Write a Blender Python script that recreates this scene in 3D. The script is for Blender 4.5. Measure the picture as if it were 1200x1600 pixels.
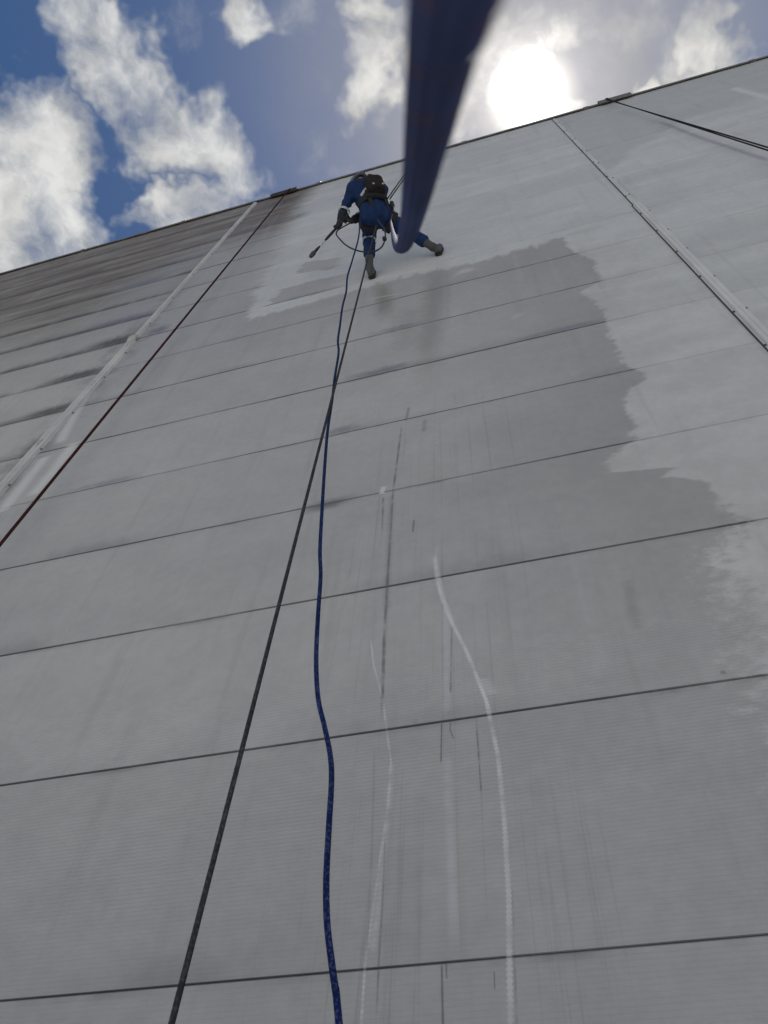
import bpy, math, random
import numpy as np
from mathutils import Vector, Matrix

for o in list(bpy.data.objects):
    bpy.data.objects.remove(o)
scene = bpy.context.scene
COL = scene.collection
rnd = random.Random(7)

# ------------------------------------------------------------------ camera
# wall: plane y = 0 facing -y, x to the right along the wall, ground z = 0.
# pose recovered from the vanishing points of the panel joints (f = 1244 px at 1600 px height)
F_PX = 1244.0
def unit(v):
    v = np.array(v, float); return v / np.linalg.norm(v)
_U = unit([84, 802, -1244]); _R = unit([6370, 1263, 1244]); _R = unit(_R - _U * _R.dot(_U))
ROT = np.array([_R, np.cross(_U, _R), _U])            # camera -> world
CAM = np.array([0.0, -2.5, 1.6475])
cd = bpy.data.cameras.new('camera'); cam = bpy.data.objects.new('camera', cd); COL.objects.link(cam)
cd.sensor_fit = 'VERTICAL'; cd.sensor_height = 36.0; cd.lens = 36.0 * F_PX / 1600
cd.clip_start = 0.01; cd.clip_end = 5000
cd.dof.use_dof = True; cd.dof.focus_distance = 7.0; cd.dof.aperture_fstop = 14.0
cam.matrix_world = Matrix.Translation(CAM.tolist()) @ Matrix(ROT.tolist()).to_4x4()
scene.camera = cam

def ray(px, py): return ROT @ np.array([px - 600.0, 800.0 - py, -F_PX])
def P(px, py, yw=0.0):                                 # photo pixel -> point on the plane y = yw
    r = ray(px, py); return CAM + r * ((yw - CAM[1]) / r[1])
def Pd(px, py, dist):                                  # photo pixel -> point at a distance
    return CAM + unit(ray(px, py)) * dist

# ------------------------------------------------------------------ light
SUN = unit(ray(828, 150))
elev = math.asin(SUN[2]); azim = math.atan2(SUN[0], SUN[1])
sd = bpy.data.lights.new('sun', 'SUN'); sun = bpy.data.objects.new('sun', sd); COL.objects.link(sun)
sd.energy = 4.2; sd.angle = math.radians(0.55); sd.color = (1.0, 0.96, 0.9)
sun.location = (0, -10, 40)
sun.rotation_euler = Vector((-SUN).tolist()).to_track_quat('-Z', 'Y').to_euler()
scene.view_settings.view_transform = 'Standard'
scene.view_settings.look = 'None'
scene.view_settings.exposure = 0.14
scene.view_settings.gamma = 1.0
scene.view_settings.use_curve_mapping = False

# ------------------------------------------------------------------ node helpers
class NT:
    def __init__(s, tree): s.t = tree
    def node(s, typ, **kw):
        n = s.t.nodes.new(typ)
        for k, v in kw.items(): setattr(n, k, v)
        return n
    def link(s, a, b): s.t.links.new(a, b)
    def put(s, sock, v):
        if isinstance(v, S): s.t.links.new(v.o, sock)
        elif v is not None: sock.default_value = v
    def math(s, op, *a, clamp=False):
        n = s.node('ShaderNodeMath', operation=op, use_clamp=clamp)
        for i, v in enumerate(a): s.put(n.inputs[i], v)
        return S(s, n.outputs[0])
    def vmath(s, op, *a, out=0):
        n = s.node('ShaderNodeVectorMath', operation=op)
        for i, v in enumerate(a): s.put(n.inputs[i], v)
        return S(s, n.outputs[out])
    def xyz(s, x=0.0, y=0.0, z=0.0):
        n = s.node('ShaderNodeCombineXYZ')
        for i, v in enumerate((x, y, z)): s.put(n.inputs[i], v)
        return S(s, n.outputs[0])
    def sep(s, v):
        n = s.node('ShaderNodeSeparateXYZ'); s.put(n.inputs[0], v)
        return [S(s, q) for q in n.outputs]
    def noise(s, vec, scale=1.0, detail=4.0, rough=0.55, dist=0.0, col=False, dim='3D'):
        n = s.node('ShaderNodeTexNoise', noise_dimensions=dim)
        s.put(n.inputs['Vector'], vec); n.inputs['Scale'].default_value = scale
        n.inputs['Detail'].default_value = detail; n.inputs['Roughness'].default_value = rough
        n.inputs['Distortion'].default_value = dist
        return S(s, n.outputs['Color' if col else 'Fac'])
    def voro(s, vec, scale, rand=1.0):
        n = s.node('ShaderNodeTexVoronoi')
        s.put(n.inputs['Vector'], vec); n.inputs['Scale'].default_value = scale
        n.inputs['Randomness'].default_value = rand
        return S(s, n.outputs['Distance'])
    def mr(s, v, a, b, c=0.0, d=1.0, smooth=True):
        n = s.node('ShaderNodeMapRange', interpolation_type='SMOOTHSTEP' if smooth else 'LINEAR')
        for i, q in enumerate((v, a, b, c, d)): s.put(n.inputs[i], q)
        return S(s, n.outputs[0])
    def curve(s, v, pts, lo, hi, olo, ohi):
        """piecewise curve v -> value as a Float Curve node; pts = (v, value)"""
        pts = sorted(pts)
        n = s.node('ShaderNodeFloatCurve')
        t = (v - lo) * (1.0 / (hi - lo))
        s.put(n.inputs['Value'], t)
        c = n.mapping.curves[0]
        q = [((a - lo) / (hi - lo), (b - olo) / (ohi - olo)) for a, b in pts]
        c.points[0].location = q[0]; c.points[1].location = q[-1]
        for a in q[1:-1]: c.points.new(*a)
        for p_ in c.points: p_.handle_type = 'VECTOR'
        n.mapping.use_clip = False
        n.mapping.update()
        return S(s, n.outputs[0]) * (ohi - olo) + olo
    def mix(s, f, a, b, blend='MIX'):
        n = s.node('ShaderNodeMix', data_type='RGBA', blend_type=blend)
        s.put(n.inputs[0], f)
        for i, v in ((6, a), (7, b)):
            if isinstance(v, tuple) and len(v) == 3: v = (*v, 1.0)
            s.put(n.inputs[i], v)
        return S(s, n.outputs[2])
class S:
    def __init__(s, nt, o): s.nt = nt; s.o = o
    def __add__(s, b): return s.nt.math('ADD', s, b)
    __radd__ = __add__
    def __sub__(s, b): return s.nt.math('SUBTRACT', s, b)
    def __rsub__(s, b): return s.nt.math('SUBTRACT', b, s)
    def __mul__(s, b): return s.nt.math('MULTIPLY', s, b)
    __rmul__ = __mul__
    def __truediv__(s, b): return s.nt.math('DIVIDE', s, b)
    def abs(s): return s.nt.math('ABSOLUTE', s)
    def max(s, b): return s.nt.math('MAXIMUM', s, b)
    def min(s, b): return s.nt.math('MINIMUM', s, b)
    def pow(s, b): return s.nt.math('POWER', s, b)

# ------------------------------------------------------------------ world: sky with clouds
world = bpy.data.worlds.new('World'); scene.world = world; world.use_nodes = True
wt = world.node_tree; wt.nodes.clear(); W = NT(wt)
sky = W.node('ShaderNodeTexSky', sky_type='NISHITA')
sky.sun_disc = False; sky.sun_elevation = elev; sky.sun_rotation = azim
sky.altitude = 300; sky.air_density = 1.0; sky.dust_density = 0.6; sky.ozone_density = 2.0
tc = W.node('ShaderNodeTexCoord')
dirv = W.vmath('NORMALIZE', S(W, tc.outputs['Generated']))
dx, dy, dz = W.sep(dirv)
zz = dz.max(0.04)
u = dx / zz; v = dy / zz                               # a flat cloud layer overhead
uv = W.xyz(u, v, 0.0)
def skyuv(px, py):
    r = ray(px, py); return np.array([r[0] / r[2], r[1] / r[2]])
warp = W.noise(uv, 8.0, 4, 0.6, col=True, dim='2D')
uvw = W.vmath('ADD', uv, W.vmath('SCALE', W.vmath('SUBTRACT', warp, (0.5, 0.5, 0.5)), None))
uvw.o.node.inputs[1].links[0].from_node.inputs[3].default_value = 0.16
def cloud_blob(px, py, rx, ry, ang, amp):
    a = math.radians(ang)
    c = skyuv(px, py)
    e1 = skyuv(px + rx * math.cos(a), py + rx * math.sin(a)) - c
    e2 = skyuv(px - ry * math.sin(a), py + ry * math.cos(a)) - c
    inv = np.linalg.inv(np.array([e1, e2]).T)
    d = W.vmath('SUBTRACT', uvw, (c[0], c[1], 0))
    a1 = W.vmath('DOT_PRODUCT', d, (inv[0][0], inv[0][1], 0), out=1)
    a2 = W.vmath('DOT_PRODUCT', d, (inv[1][0], inv[1][1], 0), out=1)
    r2 = W.math('MULTIPLY_ADD', a2, a2, a1 * a1)
    return W.math('MULTIPLY_ADD', r2, -0.5 * amp, amp)
blobs = [(15, 260, 125, 110, 20, 1.05), (95, 375, 105, 80, 25, 1.1), (10, 400, 100, 70, 0, 1.1), (50, 205, 70, 55, 30, 0.7),
         (160, 40, 95, 62, 40, 1.0), (195, 120, 100, 66, 55, 1.05), (262, 200, 100, 72, 42, 1.05),
         (325, 250, 80, 60, 35, 1.0), (285, 332, 95, 36, -18, 0.95), (340, 312, 58, 42, 0, 0.92),
         (412, 32, 58, 48, 25, 1.05), (596, 88, 56, 84, 10, 1.0), (592, 10, 44, 40, 0, 0.9),
         (402, 236, 40, 50, -25, 0.50), (412, 300, 50, 24, -15, 0.55),
         (700, 90, 60, 110, 0, 0.72), (805, 165, 85, 60, -10, 1.0), (770, 60, 80, 50, 0, 0.66),
         (985, 128, 56, 22, -16, 0.95), (1108, 45, 46, 66, -20, 0.80), (1150, 35, 80, 30, 20, 0.8), (960, 25, 150, 50, 5, 0.50), (1040, 75, 60, 40, 0, 0.5), (880, 60, 70, 50, 0, 0.55)]
bsum = None
for b in blobs:
    q = cloud_blob(*b)
    bsum = q if bsum is None else bsum.max(q)
# beyond these, the same broken cumulus goes on over the whole sky
far = W.mr(W.vmath('LENGTH', W.vmath('SUBTRACT', uv, (-0.12, 0.0, 0.0)), out=1), 0.55, 0.85)
gen = W.mr(W.noise(W.xyz(u + 3.1, v - 1.7, 0.0), 3.2, 3, 0.5, dim='2D'), 0.36, 0.58)
bsum = W.mr(bsum.max(0.0), 0.0, 1.0).max(gen * far)
uvs = W.vmath('ADD', uv, W.vmath('SCALE', W.vmath('SUBTRACT', warp, (0.5, 0.5, 0.5)), None))
uvs.o.node.inputs[1].links[0].from_node.inputs[3].default_value = 0.05
f1 = W.noise(uvs, 10.0, 7, 0.58, dim='2D')
dens_raw = bsum * 0.80 + (f1 - 0.5) * 1.7
dens = W.mr(dens_raw, 0.12, 1.06)
# thin veil of high cloud on the sun's side
cosS = W.vmath('DOT_PRODUCT', dirv, tuple(SUN.tolist()), out=1)
ang = W.math('ARCCOSINE', W.math('MINIMUM', cosS, 0.999999)) * (180 / math.pi)
veil_n = W.noise(W.vmath('ADD', uvs, (1.0, 7.0, 0.0)), 5.0, 6, 0.6, dim='2D')
veil = (W.mr(ang, 22.0, 2.0) * W.mr(veil_n, 0.25, 0.65, 0.35, 0.9)).max(W.mr(ang, 5.5, 1.0))
# clouds: sunlit white, greyer where thick, strongly bright in front of the sun
thick = W.mr(dens_raw, 0.55, 1.05)
shade_n = W.noise(W.vmath('ADD', uvs, (0.6, 3.0, 0.0)), 14.0, 4, 0.6, dim='2D')
cl_b = 0.47 + 0.15 * W.mr(shade_n, 0.32, 0.66) + 0.10 * thick
fwd = W.math('EXPONENT', ang * (-1.0 / 0.9)) * 15.0 + W.math('EXPONENT', ang * (-1.0 / 5.0)) * 0.25 + W.math('EXPONENT', ang * (-1.0 / 2.2)) * 0.6
ccol = W.mix(W.mr(ang, 18.0, 2.0), (0.98, 0.985, 0.96, 1), (1.0, 0.965, 0.90, 1))
cl_rgb = W.vmath('SCALE', ccol, None); W.put(cl_rgb.o.node.inputs[3], cl_b + fwd)
veil_rgb = W.vmath('SCALE', W.mix(W.mr(ang, 12.0, 2.5), (0.86, 0.91, 1.0, 1), (1.0, 0.965, 0.91, 1)), None)
W.put(veil_rgb.o.node.inputs[3], 0.30 + W.math('EXPONENT', ang * (-1.0 / 0.85)) * 5.0 + W.math('EXPONENT', ang * (-1.0 / 5.0)) * 0.28 + W.math('EXPONENT', ang * (-1.0 / 2.4)) * 0.8)
bg_sky = W.node('ShaderNodeBackground'); hs = W.node('ShaderNodeHueSaturation'); hs.inputs['Saturation'].default_value = 1.30; W.link(sky.outputs[0], hs.inputs['Color']); W.link(hs.outputs[0], bg_sky.inputs[0]); bg_sky.inputs[1].default_value = 0.062
bg_veil = W.node('ShaderNodeBackground'); W.link(veil_rgb.o, bg_veil.inputs[0])
bg_cl = W.node('ShaderNodeBackground'); W.link(cl_rgb.o, bg_cl.inputs[0])
m1 = W.node('ShaderNodeMixShader'); W.link(veil.o, m1.inputs[0]); W.link(bg_sky.outputs[0], m1.inputs[1]); W.link(bg_veil.outputs[0], m1.inputs[2])
m2 = W.node('ShaderNodeMixShader'); W.link(dens.o, m2.inputs[0]); W.link(m1.outputs[0], m2.inputs[1]); W.link(bg_cl.outputs[0], m2.inputs[2])
wo = W.node('ShaderNodeOutputWorld'); W.link(m2.outputs[0], wo.inputs[0])

# ------------------------------------------------------------------ materials
def new_mat(name):
    m = bpy.data.materials.new(name); m.use_nodes = True
    t = m.node_tree; n = NT(t)
    return m, n, t.nodes['Principled BSDF']
def simple(name, rgb, rough=0.7, metal=0.0, var=0.12, scale=30.0, bump=0.0, bscale=200.0, spec=0.4):
    m, n, b = new_mat(name)
    tc = n.node('ShaderNodeTexCoord'); o = S(n, tc.outputs['Object'])
    f = n.noise(o, scale, 4)
    k = n.mr(f, 0.3, 0.7, 1 - var, 1 + var, smooth=False)
    c = n.vmath('SCALE', rgb, None); n.put(c.o.node.inputs[3], k)
    n.link(c.o, b.inputs['Base Color'])
    b.inputs['Roughness'].default_value = rough; b.inputs['Metallic'].default_value = metal
    b.inputs['Specular IOR Level'].default_value = spec
    if bump:
        bn = n.node('ShaderNodeBump'); bn.inputs['Strength'].default_value = bump; bn.inputs['Distance'].default_value = 0.004
        n.link(n.noise(o, bscale, 3).o, bn.inputs['Height']); n.link(bn.outputs[0], b.inputs['Normal'])
    return m
def rope_mat(name, base, fleck, amount=0.25, rough=0.8, pitch=0.012):
    """braided sheath: uv.x round the rope, uv.y metres along it"""
    m, n, b = new_mat(name)
    tc = n.node('ShaderNodeTexCoord'); uu, vv, _ = n.sep(S(n, tc.outputs['UV']))
    s1 = n.math('SINE', (uu * 6.0 + vv * (1.0 / pitch)) * 6.2832)
    s2 = n.math('SINE', (uu * 6.0 - vv * (1.0 / pitch)) * 6.2832)
    h = s1 * s2
    row = n.math('FLOOR', uu * 6.0 + vv * (1.0 / pitch))
    row2 = n.math('FLOOR', uu * 6.0 - vv * (1.0 / pitch))
    wn = n.node('ShaderNodeTexWhiteNoise', noise_dimensions='2D')
    n.link(n.xyz(row, row2, 0).o, wn.inputs['Vector'])
    fl = n.math('LESS_THAN', S(n, wn.outputs['Value']), amount)
    dirt = n.noise(n.xyz(uu, vv * 3.0, 0), 2.0, 4)
    c = n.mix(fl, base, fleck)
    c2 = n.vmath('SCALE', c, None); n.put(c2.o.node.inputs[3], n.mr(dirt, 0.3, 0.7, 0.75, 1.2))
    n.link(c2.o, b.inputs['Base Color'])
    b.inputs['Roughness'].default_value = rough; b.inputs['Specular IOR Level'].default_value = 0.06
    bn = n.node('ShaderNodeBump'); bn.inputs['Strength'].default_value = 0.5; bn.inputs['Distance'].default_value = 0.001
    n.link(h.o, bn.inputs['Height']); n.link(bn.outputs[0], b.inputs['Normal'])
    return m

# --- painted metal panel: washed / unwashed paint, soot along the joints, scuffs, a painted rope-shadow line
X_L, X_R, BAY = -4.50, 1.72, 6.22
C_CLEAN0, C_CLEAN1 = (0.585, 0.582, 0.562), (0.655, 0.652, 0.632)
C_DIRTY0, C_DIRTY1 = (0.462, 0.454, 0.450), (0.508, 0.50, 0.488)
C_RIM, C_VIOLET, C_BROWN = (0.35, 0.335, 0.33), (0.37, 0.365, 0.395), (0.185, 0.154, 0.126)
C_DRY = (0.50, 0.505, 0.475)
C_LEFT0, C_LEFT1 = (0.46, 0.458, 0.43), (0.53, 0.528, 0.50)
WASH_RIGHT = [(880, 372), (889, 392), (916, 400), (934, 411), (928, 420), (940, 433), (927, 446), (902, 457), (933, 468), (944, 490),
              (947, 506), (955, 522), (968, 548), (972, 562), (990, 572), (1012, 592), (988, 604), (976, 628), (984, 660), (1000, 684),
              (990, 692), (958, 706), (950, 741), (992, 744), (1066, 729), (1078, 746), (1102, 757), (1116, 778), (1150, 808), (1168, 817),
              (1128, 828), (1118, 868), (1114, 890), (1140, 930), (1160, 975), (1172, 1010), (1180, 1048), (1186, 1066), (1215, 1130),
              (1235, 1200), (1280, 1330), (1330, 1500)]
WASH_LOW = [(380, 499), (430, 488), (480, 474), (540, 456), (600, 440), (640, 430), (700, 419), (750, 408), (795, 396), (845, 381), (880, 370), (905, 360)]
WASH_LEFT = [(385, 500), (398, 462), (425, 410), (445, 372), (470, 325), (492, 296), (498, 291)]
ISLANDS = [[(462, 428), (478, 408), (546, 401), (536, 418)], [(420, 478), (438, 452), (556, 424), (544, 446)]]
DRY_BAND = [(880, 300), (960, 262), (1000, 225), (1032, 212), (1075, 186), (1120, 172), (1160, 160), (1205, 145)]
def wl(pts): return [tuple(P(a, b)[[0, 2]]) for a, b in pts]
def make_panel_mat(side, zlo, zhi):
    """side -1 / 0 / 1: bay left of, between, right of the two cover strips; only the marks lying on this course are added"""
    m, n, b = new_mat('panel_paint')
    geo = n.node('ShaderNodeNewGeometry'); pos = S(n, geo.outputs['Position'])
    x, y, z = n.sep(pos)
    oi = n.node('ShaderNodeObjectInfo'); rand = S(n, oi.outputs['Random'])
    p2 = n.xyz(x, z, 0.0)
    nb = n.noise(p2, 0.55, 5, 0.6)                    # large patches
    nm = n.noise(p2, 3.0, 6, 0.65)
    nf = n.noise(p2, 14.0, 5, 0.65)
    vst = n.noise(n.xyz(x * 9.0, z * 0.35, 0.0), 1.0, 5, 0.6)          # run-down streaks
    vst2 = n.noise(n.xyz(x * 40.0, z * 0.5, 3.0), 1.0, 4, 0.6)
    hst = n.noise(n.xyz(x * 0.7, z * 3.2, 5.0), 1.0, 5, 0.6)           # wipe marks across
    ragged = n.noise(n.xyz(x * 2.0, z * 2.6, 1.0), 2.2, 5, 0.6)
    clean = n.mix(n.mr(n.noise(n.xyz(x * 0.5, z * 1.6, 9.0), 1.2, 5, 0.6), 0.32, 0.68), C_CLEAN0, C_CLEAN1)
    if side == 0:
        # ---- washed area, right edge x = XR(z)
        zz_ = []
        for a, c in sorted(((q[1], q[0]) for q in wl(WASH_RIGHT))):
            if zz_ and a - zz_[-1][0] < 0.012: a = zz_[-1][0] + 0.012
            zz_.append((a, c))
        XR = n.curve(z, zz_, 0.0, 20.0, -12.0, 12.0)
        fan = n.noise(n.xyz(x * 11.0, z * 17.0, 2.0), 1.0, 5, 0.7)
        low = n.mr(z, 5.35, 4.85)
        d_r = x - XR + (ragged - 0.5) * 0.22 + (fan - 0.5) * (0.05 + 0.85 * low)
        w_r = n.mr(d_r + (nf - 0.5) * 0.06, -0.035 - 0.10 * low, 0.03 + 0.14 * low) * n.mr(d_r + (nm - 0.5) * 1.2, -0.1, 0.9, 0.78, 1.0)
        dirty = n.mix(n.mr(nb, 0.3, 0.7), C_DIRTY0, C_DIRTY1)
        # edge of the washed field: dirt pushed together, darker
        rim = n.mr(d_r, -1.6, -0.02) * n.mr(z, 3.4, 5.2)
        dirty = n.mix(rim * 0.55, dirty, C_RIM)
        lft = n.mr(x + (nb - 0.5) * 1.5, -1.2, -3.4)
        washed = w_r
        if zhi > 9.5:
            # lower edge z = ZT(x), left edge x = XL(z)
            ZT = n.curve(x, wl(WASH_LOW), -4.0, 2.0, 8.0, 13.0)
            d_t = z - ZT + (ragged - 0.5) * 0.35 + (nf - 0.5) * 0.10 + (vst - 0.5) * 0.45
            w_t = n.mr(d_t, -0.10, 0.07)
            XL = n.curve(z, sorted((c, a) for a, c in wl(WASH_LEFT)), 8.0, 20.0, -4.0, 0.0)
            d_l = x - XL + (ragged - 0.5) * 0.25 + (hst - 0.5) * 0.5
            w_l = n.mr(d_l, -0.07, 0.09) * n.mr(z, 13.6, 11.0) + n.mr(d_l, -0.35, 0.28) * n.mr(z, 11.0, 13.6)
            islands = None
            for quad in ISLANDS:
                q = np.array(wl(quad)); c = q.mean(0)
                e1 = (q[3] + q[2] - q[0] - q[1]) / 4; e2 = (q[1] + q[2] - q[0] - q[3]) / 4
                inv = np.linalg.inv(np.array([e1, e2]).T)
                rx_ = x - float(c[0]); rz_ = z - float(c[1])
                a1 = rx_ * float(inv[0][0]) + rz_ * float(inv[0][1]) + (ragged - 0.5) * 0.9; a2 = rx_ * float(inv[1][0]) + rz_ * float(inv[1][1]) + (nm - 0.5) * 0.9
                k = n.mr(a1.abs().max(a2.abs()), 1.0 + 0.12, 0.9) * n.mr(a1, 1.1, 0.3)
                islands = k if islands is None else islands.max(k)
            washed = w_r.max(w_t * w_l) * (1.0 - 0.85 * islands)
            rim2 = n.mr(d_t, -2.2, -0.1) * n.mr(d_l, -0.6, 0.3)
            dirty = n.mix(rim2 * 0.45, dirty, C_RIM)
            soot_up = n.mr(z + (nm - 0.5) * 2.4 + (nb - 0.5) * 3.0, 13.6, 17.2)
            dirty = n.mix(n.mr(z, 8.0, 11.0) * lft * 0.55, dirty, C_VIOLET)
            dirty = n.mix(soot_up * lft * n.mr(hst, 0.3, 0.6, 0.6, 1.0), dirty, C_BROWN)
        elif zhi > 8:
            dirty = n.mix(n.mr(z, 8.0, 11.0) * lft * 0.55, dirty, C_VIOLET)
        col = n.mix(washed, dirty, clean)
        film = 1.0 - 0.9 * washed
        rgh = n.mr(washed, 0.0, 1.0, 0.62, 0.42, smooth=False)
    elif side == 1:
        col = clean
        # dry darker band under the roof edge
        ZB = n.curve(x, wl(DRY_BAND), 0.0, 7.0, 12.0, 20.0)
        d_b = z - ZB + (ragged - 0.5) * 0.8 + (hst - 0.5) * 1.0
        col = n.mix(n.mr(d_b, -0.1, 0.25) * 0.75, col, C_DRY)
        wet = n.mr(n.noise(n.xyz(x * 0.35, z * 0.9, 4.0), 1.6, 5, 0.55), 0.5, 0.62)
        col = n.mix(wet * 0.22, col, C_DIRTY0)
        film = n.math('ADD', 0.08, 0.0)
        rgh = n.math('ADD', 0.42, 0.0)
    else:
        # grey-green film, brown at the top
        col = n.mix(n.mr(nb, 0.3, 0.7), C_LEFT0, C_LEFT1)
        col = n.mix(n.mr(z + (nm - 0.5) * 2.0 - (x + 7.0) * 0.15, 9.0, 15.5) * n.mr(hst, 0.3, 0.62, 0.65, 1.0), col, C_BROWN)
        bl = n.mr(x, -6.4, -4.6) * n.mr(z + (nm - 0.5) * 2.0, 10.0, 12.5) * n.mr(z, 17.5, 14.0)
        col = n.mix(bl * 0.7, col, C_VIOLET)
        film = n.math('ADD', 1.0, 0.0)
        rgh = n.math('ADD', 0.6, 0.0)
    # ---- soot creeping from the horizontal joints (dirt with a ragged outline of its own)
    fr = n.math('FRACT', z + 0.0005)
    sx = n.noise(n.xyz(x * 0.45, n.math('FLOOR', z + 0.5) * 7.3, 0.0), 1.5, 4, 0.6)
    above = n.mr(fr + (nf - 0.5) * 0.06, 0.17, 0.0) * n.mr(sx, 0.44, 0.72)
    below = n.mr(fr + (nf - 0.5) * 0.03, 0.955, 1.0) * n.mr(n.noise(n.xyz(x * 1.4, n.math('FLOOR', z + 0.5) * 3.1, 2.0), 1.5, 4, 0.6), 0.42, 0.7)
    col = n.mix(above * 0.50 * film, col, (0.16, 0.153, 0.16))
    col = n.mix(below * 0.55 * film, col, (0.13, 0.125, 0.125))
    if side < 0:
        hv = (0.5 + 0.5 * n.mr(z, 9.0, 12.0)) * n.mr(n.noise(n.xyz(x * 1.1, n.math('FLOOR', z + 0.5) * 5.7, 8.0), 1.5, 5, 0.65), 0.36, 0.58, 0.15, 1.0)
        smear = n.mr(fr + (nm - 0.5) * 0.6, 0.40, -0.05) * n.mr(sx, 0.40, 0.62) * n.mr(z, 7.0, 13.0)
        col = n.mix(smear * 0.6, col, (0.13, 0.118, 0.105))
        col = n.mix(n.mr(fr + (nf - 0.5) * 0.03, 0.93, 1.0) * hv * 0.8, col, (0.10, 0.092, 0.085))
        col = n.mix(n.mr(fr + (nf - 0.5) * 0.05, 0.19, 0.0) * hv, col, (0.075, 0.078, 0.072))
    line = n.mr(n.math('MINIMUM', fr, 1.0 - fr) - 0.0011 * z, 0.0035, 0.0)
    col = n.mix(line * (0.88 * film + 0.08) * n.mr(sx, 0.28, 0.55, 0.42, 1.0), col, (0.12, 0.112, 0.12))
    # run-off beside the left cover strip
    if side < 1: edge = n.mr((x - X_L).abs() + (vst - 0.5) * 0.5, 0.42, 0.08) * n.mr(nm, 0.42, 0.62) * n.mr(z, 16, 12)
    if side < 1: col = n.mix(edge * 0.5, col, (0.17, 0.165, 0.16))
    # ---- vertical run-down streaks
    col = n.mix(n.mr(vst, 0.54, 0.72) * 0.16, col, (0.25, 0.245, 0.24))
    col = n.mix(n.mr(vst, 0.44, 0.28) * 0.16, col, (0.55, 0.55, 0.55))
    if side == 0 and zlo < 8.5:
      zone = n.mr((x + 0.62).abs(), 0.95, 0.25) * n.mr(z, 8.5, 6.0)
      col = n.mix(n.mr(vst2, 0.55, 0.72) * 0.30 * zone, col, (0.20, 0.195, 0.20))
    spots = n.mr(n.voro(n.xyz(x, z, 0.0), 2.3), 0.035, 0.018) * n.mr(nm, 0.45, 0.6)
    col = n.mix(spots * 0.5, col, (0.17, 0.16, 0.15))
    # ---- single scuffs, wash marks and one painted rope-shadow line, each a stroke x = f(z)
    def stroke(pts, width, rgb, amt, soft=0.35, serr=0.0, axis=0, brk=0.0, fade=0.06):
        nonlocal col
        q = wl(pts)
        zs = [c for a, c in q]; xm = sum(a for a, c in q) / len(q)
        if max(zs) + width < zlo or min(zs) - width > zhi: return
        if (-1 if xm < X_L else (1 if xm > X_R else 0)) != side: return
        if axis == 0:
            cc = sorted((c, a) for a, c in q); lo, hi = cc[0][0], cc[-1][0]; vv, ww, orng = z, x, (-8.0, 8.0)
        else:
            cc = sorted(q); lo, hi = cc[0][0], cc[-1][0]; vv, ww, orng = x, z, (0.0, 20.0)
        f = n.curve(vv, cc, lo, hi + 1e-4, *orng)
        d = (ww - f).abs() + (nf - 0.5) * width * 0.5
        if serr: d = d + n.math('SINE', z * (6.2832 / 0.0182)) * serr
        k = n.mr(d, width * 0.5 * (1 + soft), width * 0.5 * (1 - soft))
        e = (hi - lo) * fade
        k = k * n.mr(vv, lo - e * 0.2, lo + e) * n.mr(vv, hi + e * 0.2, hi - e)
        if brk: k = k * n.mr(n.noise(n.xyz(x * 3.0, z * 4.0, 6.0), 2.0, 3), 0.5 - brk, 0.5 + 0.1)
        col = n.mix(k * amt, col, rgb)
    pale = (0.76, 0.77, 0.765); dark = (0.17, 0.168, 0.17)
    S1 = [(684, 852), (679, 880), (683, 910), (697, 955), (730, 1020), (760, 1095), (778, 1180), (788, 1280), (795, 1400), (796, 1500), (798, 1640)]
    stroke(S1, 0.017, pale, 0.75, 0.45, 0.0022, brk=0.22)
    stroke([(679, 868), (686, 905), (694, 940), (708, 975)], 0.022, pale, 0.45, 0.5)
    stroke([(579, 995), (584, 1040), (598, 1090), (604, 1140), (611, 1190), (606, 1260), (594, 1340), (580, 1440), (570, 1510), (562, 1640)], 0.008, pale, 0.6, 0.5, 0.0020, brk=0.2)
    stroke([(612, 1190), (608, 1260), (598, 1340), (588, 1440), (580, 1495)], 0.022, pale, 0.40, 0.7, 0.002, brk=0.2)
    stroke([(695, 945), (697, 1060), (699, 1115)], 0.036, (0.62, 0.61, 0.64), 0.45, 0.9, brk=0.3)
    stroke([(698, 1175), (703, 1300), (708, 1420), (710, 1492)], 0.030, (0.64, 0.63, 0.66), 0.55, 0.8, 0.002, brk=0.3)
    stroke([(770, 1085), (752, 1060)], 0.05, pale, 0.3, 0.9)
    stroke([(628, 664), (614, 770), (606, 900), (600, 1000), (597, 1120)], 0.015, dark, 0.75, 0.6, brk=0.25)
    stroke([(612, 772), (606, 900), (603, 960)], 0.035, dark, 0.25, 0.9)
    stroke([(599, 776), (597, 832)], 0.013, dark, 0.6, 0.7, brk=0.2)
    stroke([(706, 978), (705, 1020), (704, 1085)], 0.008, dark, 0.6, 0.7, brk=0.2)
    stroke([(690, 1128), (689, 1192)], 0.006, dark, 0.8, 0.6)
    stroke([(704, 1125), (703, 1140), (709, 1155)], 0.005, dark, 0.7, 0.6)
    stroke([(743, 1118), (747, 1170), (752, 1240)], 0.006, dark, 0.7, 0.6, brk=0.1)
    stroke([(602, 1310), (597, 1420), (592, 1500), (587, 1620)], 0.007, dark, 0.6, 0.8, brk=0.2)
    stroke([(585, 1170), (581, 1330), (573, 1500)], 0.008, dark, 0.30, 0.9, brk=0.3)
    stroke([(690, 1505), (693, 1640)], 0.007, dark, 0.75, 0.6)
    stroke([(697, 1503), (698, 1530)], 0.005, dark, 0.7, 0.7)
    stroke([(772, 1518), (773, 1546)], 0.004, dark, 0.7, 0.7)
    stroke([(801, 1385), (804, 1500), (808, 1610)], 0.006, dark, 0.4, 0.9, brk=0.1)
    stroke([(639, 636), (634, 658)], 0.02, dark, 0.5, 0.8)
    stroke([(647, 812), (645, 832)], 0.012, dark, 0.65, 0.7)
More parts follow.
